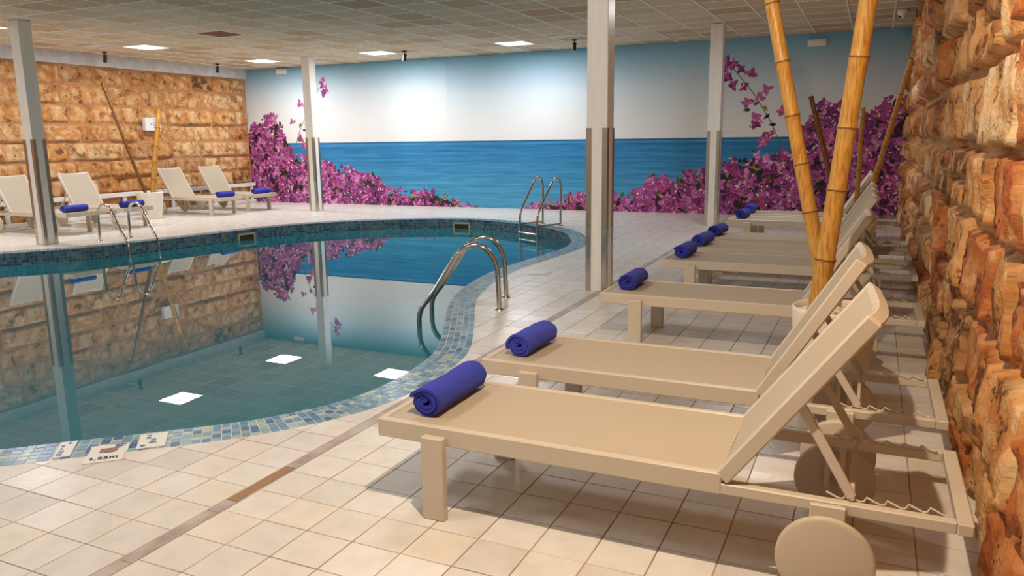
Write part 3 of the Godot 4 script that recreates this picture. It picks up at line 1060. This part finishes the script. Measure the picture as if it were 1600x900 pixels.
func spot(x: float, z: float, aim: Vector3, label: String, energy := 0.0) -> void:
	var s := base("ceiling_spotlight", Vector3(x, CEIL_Y, z))
	tag(s, label, "spotlight", "small black ceiling spotlights")
	var st := S()
	lathe(st, [Vector2(0.0, 0.0), Vector2(0.045, 0.0), Vector2(0.045, -0.02), Vector2(0.0, -0.02)], Vector3.ZERO, 20)
	put("mounting_plate", done(st), M.black, s)
	st = S()
	tube(st, [Vector3(0, -0.015, 0), Vector3(0, -0.075, 0)], 0.009, 10)
	put("stem", done(st), M.black, s)
	var h := Node3D.new()
	h.name = "lamp_head"
	s.add_child(h)
	h.position = Vector3(0, -0.12, 0)
	var dir := (aim - Vector3(x, CEIL_Y - 0.12, z)).normalized()
	h.basis = Basis.looking_at(dir, Vector3.UP if absf(dir.y) < 0.95 else Vector3.RIGHT)
	st = S()
	tube(st, [Vector3(0, 0, 0.07), Vector3(0, 0, -0.07)], 0.034, 20)
	put("housing", done(st), M.black, h)
	var lm: StandardMaterial3D = M.lens
	if energy > 0.0:
		lm = mat(Color.WHITE, 0.3)
		lm.emission_enabled = true
		lm.emission = C8(255, 230, 200)
		lm.emission_energy_multiplier = 6.0
	st = S()
	tube(st, [Vector3(0, 0, -0.069), Vector3(0, 0, -0.073)], 0.028, 20)
	put("lens", done(st), lm, h)
	if energy > 0.0:
		var l := SpotLight3D.new()
		l.name = "spot_glow"
		l.light_energy = energy
		l.light_color = C8(255, 230, 200)
		l.light_size = 0.028
		l.spot_angle = 78.0
		l.spot_angle_attenuation = 0.7
		l.spot_range = 25.0
		l.spot_attenuation = 2.0
		l.shadow_enabled = true
		h.add_child(l)
		l.position = Vector3(0, 0, -0.08)

func build_lights() -> void:
	var white := C8(250, 250, 255)
	var e := 6.2
	panel_light(-12.24, -13.6, e, white, "lit square ceiling panel in the corner by the mural and the squared stone wall")
	panel_light(-9.23, -13.6, e, white, "lit square ceiling panel along the mural, second from the squared stone wall")
	panel_light(-6.21, -13.6, e, white, "lit square ceiling panel along the mural, third from the squared stone wall")
	panel_light(-12.24, -10.6, e, white, "lit square ceiling panel along the squared stone wall, second from the mural")
	panel_light(-12.24, -7.6, e, white, "lit square ceiling panel along the squared stone wall, third from the mural")
	panel_light(-12.24, -4.6, e, white, "lit square ceiling panel along the squared stone wall, fourth from the mural")
	panel_light(-12.24, -1.6, e, white, "lit square ceiling panel along the squared stone wall, fifth from the mural")
	panel_light(-6.21, 0.2, e, white, "added unseen square ceiling panel over the pool end opposite the mural")  # added out of view for more light from behind the camera
	panel_light(-1.39, -10.6, 4.0, white, "lit square ceiling panel over the row of eight loungers")
	panel_light(-3.2, -4.6, 3.4, white, "added unseen square ceiling panel above the pool bend by the handrails")  # added out of view to brighten the front of the nearer pillar
	panel_light(-3.2, -0.7, 2.6, white, "added unseen square ceiling panel over the deck with the drain strip")  # added out of view to fill the foreground deck with light
	spot(-13.55, -10.75, Vector3(-14.1, 1.2, -10.9), "small black spotlight by the squared stone wall, farther from the mural")
	spot(-13.5, -13.55, Vector3(-13.9, 0.5, -13.7), "small black spotlight by the squared stone wall, in the mural corner")
	spot(-8.63, -13.64, Vector3(-8.9, 0.5, -13.2), "small black spotlight before the mural, between two lit panels")
	spot(-5.06, -13.69, Vector3(-5.2, 0.5, -13.5), "small black spotlight before the mural beside an air vent")
	spot(-0.55, -1.6, Vector3(-1.1, 0.3, -4.2), "lit warm spotlight above the end lounger of the long row", 8.2)

# ------------------------------------------------------------------ loungers
func make_lounger(deg: float) -> Node3D:
	# local: x from the foot end (0) to the head end (2.06), z across, y up
	var t := base("sun_lounger", Vector3.ZERO)
	var st := S()
	for s in [-1.0, 1.0]:
		cbox(st, Vector3(0.672, 0.3325, s * 0.285), Vector3(1.345, 0.075, 0.03), 0.005)
		cbox(st, Vector3(1.668, 0.316, s * 0.2805), Vector3(0.706, 0.0375, 0.034), 0.004)
	cbox(st, Vector3(0.015, 0.3325, 0), Vector3(0.03, 0.075, 0.545), 0.005)
	cbox(st, Vector3(2.043, 0.316, 0), Vector3(0.044, 0.038, 0.6), 0.004)
	cbox(st, Vector3(1.30, 0.315, 0), Vector3(0.035, 0.035, 0.545), 0.004)
	put("frame", done(st), M.lounger, t)
	# sling bed, hung a touch below the rails and sagging a little
	st = S()
	var n := 14
	st.set_smooth_group(1)
	for i in n:
		for j in 6:
			var f := func(a: int, b: int) -> Vector3:
				var u := float(a) / n
				var v := float(b) / 6.0
				return Vector3(lerpf(0.028, 1.335, u), 0.3635 - 0.007 * sin(PI * u) * sin(PI * v), lerpf(-0.272, 0.272, v))
			quad(st, f.call(i, j), f.call(i + 1, j), f.call(i + 1, j + 1), f.call(i, j + 1), Vector3.UP)
	put("bed_sling", done(st), M.sling, t)
	for s in [-1.0, 1.0]:
		st = S()
		cbox(st, Vector3(0.265, 0.168, s * 0.317), Vector3(0.095, 0.336, 0.036), 0.004)
		put("leg", done(st), M.lounger, t)
	# backrest
	var br := Node3D.new()
	br.name = "backrest"
	t.add_child(br)
	br.position = Vector3(1.345, 0.352, 0)
	br.rotation.z = deg_to_rad(deg)
	st = S()
	for s in [-1.0, 1.0]:
		cbox(st, Vector3(0.349, 0.0, s * 0.284), Vector3(0.708, 0.052, 0.03), 0.006)
		cbox(st, Vector3(-0.012, 0.012, s * 0.262), Vector3(0.05, 0.014, 0.02), 0.003)
	for k in 10:
		# the head bar bows back between the side rails
		var z0 := -0.272 + k * 0.0544
		var b0 := -0.03 * sin(PI * k / 10.0)
		var b1 := -0.03 * sin(PI * (k + 1) / 10.0)
		var d := Vector3(0, b1 - b0, 0.0544)
		cbox(st, Vector3(0.688, (b0 + b1) * 0.5 - 0.002, z0 + 0.0272), Vector3(0.032, 0.046, d.length() + 0.003), 0.005, Basis(Quaternion(Vector3.BACK, d.normalized())))
	put("back_frame", done(st), M.lounger, br)
	st = S()
	st.set_smooth_group(1)
	for i in 10:
		for j in 6:
			var f := func(a: int, b: int) -> Vector3:
				var u := float(a) / 10.0
				var v := float(b) / 6.0
				return Vector3(lerpf(0.0, 0.69, u), 0.02 - 0.03 * sin(PI * v) * (0.25 + 0.75 * u), lerpf(-0.271, 0.271, v))
			quad(st, f.call(i, j), f.call(i + 1, j), f.call(i + 1, j + 1), f.call(i, j + 1), Vector3.UP)
	put("back_sling", done(st), M.sling, br)
	# prop: two struts and the rod that drops into the ratchet
	for s in [-1.0, 1.0]:
		st = S()
		var a := Vector3(1.345 + 0.36 * cos(deg_to_rad(deg)), 0.352 + 0.36 * sin(deg_to_rad(deg)), s * 0.25)
		var b := Vector3(1.735, 0.345, s * 0.262)
		var d := (b - a).normalized()
		cbox(st, (a + b) * 0.5, Vector3(a.distance_to(b), 0.03, 0.014), 0.003, Basis(Quaternion(Vector3.RIGHT, d)))
		put("prop_strut", done(st), M.lounger, t)
		st = S()
		var pts := []
		for k in 6:
			pts.append(Vector3(1.66 + k * 0.058, 0.352, s * 0.262))
			pts.append(Vector3(1.70 + k * 0.058, 0.335, s * 0.262))
			pts.append(Vector3(1.712 + k * 0.058, 0.338, s * 0.262))
		tube(st, pts, 0.0035, 6)
		put("ratchet", done(st), M.lounger, t)
	st = S()
	tube(st, [Vector3(1.735, 0.347, -0.275), Vector3(1.735, 0.347, 0.275)], 0.008, 8)
	put("prop_rod", done(st), M.lounger, t)
	# wheels
	for s in [-1.0, 1.0]:
		var w := Node3D.new()
		w.name = "wheel"
		t.add_child(w, true)
		w.position = Vector3(1.67, 0.147, s * 0.322)
		st = S()
		var prof := [Vector2(0.0, -0.014), Vector2(0.135, -0.014), Vector2(0.143, -0.011), Vector2(0.147, -0.005), Vector2(0.147, 0.005), Vector2(0.143, 0.011), Vector2(0.135, 0.014), Vector2(0.0, 0.014)]
		lathe(st, prof, Vector3.ZERO, 48)
		var disc := put("disc", done(st), M.wheel, w)
		disc.rotation.x = PI / 2
		st = S()
		cbox(st, Vector3(1.67, 0.297, s * 0.307), Vector3(0.105, 0.062, 0.02), 0.004)
		for q in [1.645, 1.695]:
			cbox(st, Vector3(q, 0.215, s * 0.288), Vector3(0.022, 0.18, 0.016), 0.003)
		put("wheel_bracket", done(st), M.lounger, t)
	return t

func make_towel(k: int) -> ArrayMesh:
	# a rolled towel: one ribbon wound up, lying along z
	var st := S()
	st.set_smooth_group(1)
	var turns := 3.3
	var steps := 84
	var ln := 0.42
	var r1 := 0.064
	var pitch := 0.0165
	var nz := 16
	var thick := pitch * 0.40
	var ang := 0.9 + k * 0.8
	var grid := [[], []]
	for i in steps + 1:
		var th := turns * TAU * i / steps
		var r := r1 - pitch * (turns - th / TAU)
		for side in 2:
			var line := []
			for q in nz + 1:
				var z := lerpf(-ln * 0.5, ln * 0.5, float(q) / nz)
				var rr := maxf(r + (thick if side == 1 else -thick), 0.003)
				var wob := 0.0055 * n1.get_noise_3d(cos(th) * 1.1 + k * 9.0, sin(th) * 1.1, z * 5.0) + 0.003 * n2.get_noise_3d(cos(th) * 3.0, sin(th) * 3.0 + k, z * 12.0)
				rr += wob * (rr / r1)
				var zz := z + 0.006 * sin(th * 0.7 + k) * signf(z) * float(q == 0 or q == nz)
				var p := Vector3(cos(th + ang) * rr * 1.06, maxf(sin(th + ang) * rr * 0.93, -0.0555), zz)
				line.append(p + Vector3(0, 0.0565, 0))
			grid[side].append(line)
	for i in steps:
		for q in nz:
			var mid := Vector3(0, 0.0565, 0)
			for side in 2:
				var g: Array = grid[side]
				var o: Vector3 = (g[i][q] - mid) * (1.0 if side == 1 else -1.0)
				o.z = 0
				quad(st, g[i][q], g[i + 1][q], g[i + 1][q + 1], g[i][q + 1], o)
	st.set_smooth_group(-1)
	for i in steps:
		for e in [[0, -1.0], [nz, 1.0]]:
			quad(st, grid[0][i][e[0]], grid[0][i + 1][e[0]], grid[1][i + 1][e[0]], grid[1][i][e[0]], Vector3(0, 0, e[1]))
	for q in nz:
		quad(st, grid[0][steps][q], grid[0][steps][q + 1], grid[1][steps][q + 1], grid[1][steps][q], Vector3(0, -1, 0))
		quad(st, grid[0][0][q], grid[0][0][q + 1], grid[1][0][q + 1], grid[1][0][q], Vector3(0, -1, 0))
	return done(st)

func build_loungers() -> void:
	lounger0 = make_lounger(53.5)
	var lounger1 := make_lounger(58.5)
	for k in 3:
		towels.append(make_towel(k))
	var ord := ["first", "second", "third", "fourth", "fifth", "sixth", "seventh", "eighth"]
	# long row along the rough wall; z of the edge facing away from the mural
	var row := [[-1.73, -2.43], [-1.73, -3.34], [-1.72, -5.18], [-1.69, -6.83], [-1.70, -7.72], [-1.71, -8.55], [-1.74, -10.56], [-1.74, -11.36]]
	var tz := [0.305, 0.29, 0.345, 0.33, 0.29, 0.33, 0.32, 0.32]
	for i in 8:
		var r: Array = row[i]
		var o: Node3D = lounger0 if i == 0 else lounger1 if i == 1 else lounger1.duplicate()
		if i > 1:
			o.name = numbered("sun_lounger")
			add_child(o)
		o.position = Vector3(r[0], 0, r[1] - 0.3)
		var w: String = ord[7 - i]
		tag(o, "beige sling sun lounger, %s from the mural in the row of eight by the bamboo" % w, "sun lounger", "sun loungers")
		var t := put("rolled_towel", towels[i % 3], M["towel%d" % (i % 3)], self)
		t.position = Vector3(r[0] + 0.155 + rng.randf_range(-0.01, 0.01), 0.3635 if i else 0.364, r[1] - tz[i])
		t.rotation.y = rng.randf_range(-0.12, 0.02)
		t.scale = Vector3(1, 1, 1.0 if i < 1 else 0.8)
		tag(t, "rolled blue towel on the %s lounger from the mural in the row of eight" % w, "towel", "rolled blue towels")
	# four by the squared stone wall, heads towards it; position of the foot end and turn
	var left := [[-11.84, -8.65, -0.035], [-11.73, -9.66, 0.03], [-11.94, -12.09, -0.013], [-11.96, -13.14, 0.03]]
	for i in 4:
		var r: Array = left[i]
		var o: Node3D = lounger1.duplicate()
		o.name = numbered("sun_lounger")
		add_child(o)
		o.position = Vector3(r[0], 0, r[1])
		o.rotation.y = PI - r[2]
		var w: String = ord[3 - i]
		tag(o, "beige sun lounger, %s from the mural in the row of four before the ledge" % w, "sun lounger", "sun loungers")
		var t := put("rolled_towel", towels[(i + 1) % 3], M["towel%d" % ((i + 1) % 3)], self)
		t.position = o.transform * Vector3(0.17, 0.3635, 0.0)
		t.rotation.y = -r[2] + rng.randf_range(-0.05, 0.05)
		tag(t, "rolled blue towel on the %s lounger from the mural in the row of four" % w, "towel", "rolled blue towels")

# ------------------------------------------------------------------ pots with bamboo
func pole(called_at: Vector3, top: Vector3, r: float, kind: int, label: String) -> void:
	var b := base("bamboo_pole", called_at)
	tag(b, label, "bamboo pole", "bamboo poles standing in pots")
	var d := top - called_at
	var ln := d.length()
	var dir := d / ln
	var z := 0.0
	var i := 0
	var bend := Vector3(dir.z, 0, -dir.x).normalized() * ln * 0.006
	var along := func(s: float) -> Vector3: return dir * s + bend * sin(s / ln * TAU * 0.8)
	while z < ln - 0.02:
		var seg := minf(rng.randf_range(0.26, 0.36) * (r / 0.04) ** 0.3, ln - z)
		var r0 := lerpf(r, r * 0.8, z / ln)
		var st := S()
		var pts := []
		var rad := [1.05, 0.965, 0.95, 0.95, 0.965, 1.05]
		var at := [0.0, 0.06, 0.25, 0.75, 0.94, 1.0]
		st.set_smooth_group(1)
		var rings := []
		var a := dir.cross(Vector3.RIGHT).normalized()
		var c := a.cross(dir).normalized()
		for k in 6:
			var p: Vector3 = along.call(z + seg * at[k])
			pts.append(p)
			var ring := []
			for q in 18:
				ring.append(p + (a * cos(TAU * q / 18) + c * sin(TAU * q / 18)) * r0 * rad[k])
			rings.append(ring)
		for k in 5:
			for q in 18:
				var q2 := (q + 1) % 18
				quad(st, rings[k][q], rings[k][q2], rings[k + 1][q2], rings[k + 1][q], rings[k][q] - pts[k])
		st.set_smooth_group(-1)
		for q in range(1, 17):
			tri(st, rings[5][0], rings[5][q], rings[5][q + 1], dir)
		put("internode", done(st), M["bamboo%d" % kind], b)
		if z + seg < ln - 0.02:
			var s2 := S()
			tube(s2, [along.call(z + seg - 0.004), along.call(z + seg + 0.004)], r0 * 1.09, 18)
			put("joint_ring", done(s2), M.bamboo_node, b)
		z += seg
		i += 1

func pot(at: Vector3, r: float, h: float, label: String, bed: String) -> void:
	var p := base("planter_pot", at)
	tag(p, label, "pot", "tapered pale planter pots")
	var st := S()
	lathe(st, [Vector2(0, 0), Vector2(r * 0.68, 0), Vector2(r * 0.72, 0.01), Vector2(r * 0.85, h * 0.4), Vector2(r * 0.95, h * 0.75), Vector2(r * 0.985, h * 0.96), Vector2(r * 0.98, h * 0.99), Vector2(r * 0.955, h), Vector2(r * 0.92, h * 0.99), Vector2(r * 0.905, h * 0.96), Vector2(r * 0.88, h * 0.85)], Vector3.ZERO, 48)
	put("body", done(st), M.pot, p)
	st = S()
	lathe(st, [Vector2(r * 0.89, h * 0.9), Vector2(0, h * 0.9)], Vector3.ZERO, 40)
	put("soil", done(st), M.mortar, p)
	# pebbles
	st = S()
	for k in 90:
		var a := rng.randf() * TAU
		var q := sqrt(rng.randf()) * r * 0.82
		var c := Vector3(cos(a) * q, h * 0.925 + rng.randf_range(-0.008, 0.012), sin(a) * q)
		var s := rng.randf_range(0.016, 0.03)
		var bs := Basis.from_euler(Vector3(rng.randf() * 3, rng.randf() * 3, rng.randf() * 3)).scaled(Vector3(s, s * 0.65, s * 0.85))
		var rings := [[0.0, 1.0], [0.7, 0.72], [1.0, 0.0], [0.7, -0.72], [0.0, -1.0]]
		st.set_smooth_group(1)
		for i in 4:
			for j in 8:
				var f := func(e: Array, m: int) -> Vector3: return c + bs * Vector3(cos(TAU * m / 8) * e[0], e[1], sin(TAU * m / 8) * e[0])
				var p0: Vector3 = f.call(rings[i], j)
				var p1: Vector3 = f.call(rings[i], j + 1)
				var p2: Vector3 = f.call(rings[i + 1], j + 1)
				var p3: Vector3 = f.call(rings[i + 1], j)
				if i > 0:
					tri(st, p0, p1, p2, p0 - c)
				if i < 3:
					tri(st, p0, p2, p3, p3 - c)
	var pb := put("pebbles", done(st), M.pebble, self)
	pb.position = at
	tag(pb, bed, "pebbles", "", "stuff")

func build_pots() -> void:
	pot(Vector3(-0.145, 0, -4.5), 0.225, 0.53, "large cream tapered pot holding two thick golden bamboo poles", "pale pebbles filling the pot with two thick golden poles")
	pole(Vector3(-0.172, 0.45, -4.58), Vector3(-0.744, 2.95, -4.58), 0.042, 0, "golden bamboo pole leaning away from the wall in the two-pole thick pot")
	pole(Vector3(-0.238, 0.45, -4.40), Vector3(-0.002, 2.95, -4.40), 0.052, 0, "thickest golden bamboo pole, almost upright beside the rough stone wall")
	pot(Vector3(-0.15, 0, -9.78), 0.225, 0.53, "cream tapered pot with three thin poles in the row of eight", "pale pebbles filling the pot with three thin poles")
	pole(Vector3(-0.3, 0.44, -9.78), Vector3(-0.72, 1.9, -9.75), 0.035, 2, "thin dark brown pole leaning out of the three-pole pot")
	pole(Vector3(-0.17, 0.44, -9.72), Vector3(-0.15, 1.75, -9.7), 0.03, 1, "thin upright bamboo pole in the three-pole pot")
	pole(Vector3(-0.1, 0.44, -9.78), Vector3(0.29, 2.25, -9.74), 0.033, 1, "thin bamboo pole leaning against the rough stone wall")
	pot(Vector3(-12.95, 0, -10.95), 0.25, 0.53, "white tapered pot before the squared stone wall between two loungers", "pale pebbles filling the white pot by the squared stone wall")
	pole(Vector3(-13.0, 0.44, -10.92), Vector3(-13.55, 2.62, -10.62), 0.035, 2, "thin brown bamboo pole leaning on the squared stone wall")
	pole(Vector3(-12.93, 0.44, -11.0), Vector3(-13.02, 2.14, -11.42), 0.055, 1, "thicker olive bamboo pole in the white pot by the squared stone wall")

# ------------------------------------------------------------------ ladders
func ladder(a: Vector2, b: Vector2, dir: Vector2, prof: Array, r: float, label: String, bars: bool) -> void:
	var l := base("pool_ladder", v3((a + b) * 0.5, 0))
	tag(l, label, "pool ladder", "stainless steel pool ladders")
	dir = dir.normalized()
	var o := v3((a + b) * 0.5, 0)
	for p in [a, b]:
		var pts := []
		for q in prof:
			pts.append(v3(p + dir * q[0], q[1]) - o)
		var st := S()
		tube(st, round_path(pts, 0.07, 5), r, 14)
		put("handrail", done(st), M.tube_steel, l)
		st = S()
		lathe(st, [Vector2(0.0, 0.012), Vector2(r * 1.2, 0.014), Vector2(r * 2.0, 0.008), Vector2(r * 2.1, 0.0)], v3(p, 0) - o, 24)
		put("floor_flange", done(st), M.tube_steel, l)
		if bars:
			st = S()
			var e: Array = prof[-1]
			tube(st, [v3(p, 0.03) - o, v3(p + dir * e[0], 0.03) - o], r * 0.8, 10)
			put("brace_bar", done(st), M.tube_steel, l)
	var last: Array = prof[-2] if not bars else prof[-1]
	var k := 0
	for y in [-0.12, -0.4, -0.7] if bars else [-0.4, -0.7, -1.0]:
		var st := S()
		tube(st, [v3(a + dir * last[0], y) - o, v3(b + dir * last[0], y) - o], r * 1.1, 10)
		put("rung", done(st), M.tube_steel, l)

func build_ladders() -> void:
	var prof := [[0.0, 0.0], [0.012, 0.36], [0.05, 0.47], [0.12, 0.545], [0.2, 0.565], [0.29, 0.545], [0.36, 0.49], [0.455, 0.34], [0.591, 0.132], [0.69, 0.01], [0.714, -0.07], [0.714, -0.26], [0.69, -0.36], [0.56, -0.54], [0.56, -1.1]]
	ladder(Vector2(-2.87, -5.91), Vector2(-3.05, -6.43), Vector2(-0.945, 0.327), prof, 0.0225, "pair of arched steel pool handrails at the bend nearest the long lounger row", false)
	ladder(Vector2(-10.78, -8.12), Vector2(-10.68, -8.58), Vector2(1.0, 0.1), prof, 0.022, "pair of arched steel pool handrails on the side of the squared stone wall", false)
	var p2 := [[0.0, 0.0], [0.0, 0.7], [0.03, 0.78], [0.09, 0.808], [0.15, 0.775], [0.21, 0.69], [0.46, 0.276], [0.49, 0.19], [0.5, -0.9]]
	ladder(Vector2(-5.2, -12.5), Vector2(-4.77, -12.25), Vector2(-0.5, 0.87), p2, 0.02, "tall narrow steel pool ladder with rungs before the mural", true)

# ------------------------------------------------------------------ small fittings
func build_fittings() -> void:
	# perforated air vents in the ceiling
	for v in [[-12.86, -10.02, "perforated white ceiling vent beside the second panel along the squared stone wall"], [-12.84, -13.0, "perforated white ceiling vent in the corner by the mural"], [-5.0, -13.15, "perforated white ceiling vent by a spotlight before the mural"], [-1.38, -13.4, "perforated white ceiling vent between the golden bamboo and the mural"], [0.12, -14.5, "perforated white ceiling vent in the corner of the rough stone wall"]]:
		var o := base("air_vent", Vector3(v[0], CEIL_Y, v[1]))
		tag(o, v[2], "vent", "perforated ceiling vents")
		var st := S()
		for e in [[Vector3(0, 0, 0.14), Vector3(0.56, 0.014, 0.02)], [Vector3(0, 0, -0.14), Vector3(0.56, 0.014, 0.02)], [Vector3(0.27, 0, 0), Vector3(0.02, 0.014, 0.26)], [Vector3(-0.27, 0, 0), Vector3(0.02, 0.014, 0.26)]]:
			cbox(st, e[0], e[1], 0.002)
		put("frame", done(st), M.white_paint, o)
		for k in 12:
			put("slat", cbox_mesh(Vector3(0.026, 0.008, 0.262), 0.001, Vector3(-0.235 + k * 0.0427, 0.0, 0)), M.white_paint, o)
	# emergency lamps on the mural wall
	for v in [[-12.96, 3.11, "white emergency light box above the mural near the squared stone wall"], [-1.05, 3.035, "white emergency light box above the mural near the rough stone wall"]]:
		var o := base("emergency_light", Vector3(v[0], v[1], WALL_B + 0.006))
		tag(o, v[2], "emergency light", "emergency light boxes")
		put("housing", cbox_mesh(Vector3(0.31, 0.12, 0.05), 0.008, Vector3(0, 0, 0.025)), M.white_plastic, o)
		put("cover", cbox_mesh(Vector3(0.26, 0.075, 0.02), 0.006, Vector3(0, -0.008, 0.058)), M.sign_white, o)
	# dome camera
	var dc := base("security_camera", Vector3(0.22, CEIL_Y, -12.9))
	tag(dc, "white dome security camera on the ceiling against the rough stone wall", "camera")
	var st2 := S()
	lathe(st2, [Vector2(0, 0), Vector2(0.075, 0), Vector2(0.075, -0.05), Vector2(0.06, -0.07), Vector2(0, -0.075)], Vector3.ZERO, 28)
	put("housing", done(st2), M.white_plastic, dc)
	st2 = S()
	lathe(st2, [Vector2(0.055, -0.07), Vector2(0.05, -0.1), Vector2(0.03, -0.122), Vector2(0, -0.128)], Vector3.ZERO, 24)
	put("dome", done(st2), M.white_plastic, dc)
	put("lens", cbox_mesh(Vector3(0.03, 0.03, 0.03), 0.01, Vector3(-0.03, -0.105, 0.035)), M.black, dc)
	# white box on the squared stone wall: plain half and perforated half
	var wb := base("wall_box", Vector3(WALL_L + 0.13, 1.87, -12.08))
	tag(wb, "small white box with a slotted half on the squared stone wall", "wall box")
	put("housing", cbox_mesh(Vector3(0.09, 0.27, 0.4), 0.006), M.white_plastic, wb)
	for k in 7:
		put("slot", cbox_mesh(Vector3(0.004, 0.012, 0.17), 0.001, Vector3(0.046, -0.1 + k * 0.033, -0.09)), M.rubber, wb)
	put("key_hole", cbox_mesh(Vector3(0.004, 0.02, 0.02), 0.001, Vector3(0.046, 0.0, 0.05)), M.black, wb)
	# depth marker and pictogram tiles in the coping
	var dm := base("depth_marker", Vector3(-3.2, 0, -2.3), 0.76)
	tag(dm, "white tile plate reading 1,55m at the pool edge", "depth sign")
	put("plate", cbox_mesh(Vector3(0.17, 0.008, 0.095), 0.002, Vector3(0, 0.004, 0)), M.sign_white, dm)
	var tm := TextMesh.new()
	tm.text = "1,55m"
	var fnt := SystemFont.new()
	fnt.font_names = PackedStringArray(["Droid Sans"])
	fnt.font_weight = 700
	tm.font = fnt
	tm.font_size = 32
	tm.pixel_size = 0.0014
	tm.depth = 0.002
	var tx := put("lettering", tm, M.ink, dm)
	tx.rotation.x = -PI / 2
	tx.position = Vector3(0.0, 0.0085, 0.012)
	var picts := [[-3.27, -2.385, 0.17, 0.12, "white pictogram tile with a bather beside the 1,55m plate"], [-3.47, -2.3, 0.075, 0.2, "narrow white pictogram tile in the coping, the 1,55m plate's outer neighbour"], [-3.17, -2.55, 0.13, 0.19, "white pictogram tile with blue strokes in the mosaic coping"]]
	var pi := 0
	for q in picts:
		var o := base("pictogram_tile", Vector3(q[0], 0, q[1]), 0.76)
		tag(o, q[4], "pictogram tile")
		put("plate", cbox_mesh(Vector3(q[2], 0.006, q[3]), 0.001, Vector3(0, 0.003, 0)), M.sign_white, o)
		for k in 5:
			put("mark", cbox_mesh(Vector3(q[2] * rng.randf_range(0.15, 0.35), 0.002, q[3] * rng.randf_range(0.06, 0.14)), 0.0005, Vector3(q[2] * rng.randf_range(-0.3, 0.3), 0.007, q[3] * (-0.36 + k * 0.18))), M["mosaic%d" % [0, 3, 6][k % 3]], o)
		if pi == 0:
			put("figure", cbox_mesh(Vector3(0.075, 0.002, 0.05), 0.0008, Vector3(0.0, 0.0075, 0.02)), M.strip_rust, o)
		pi += 1
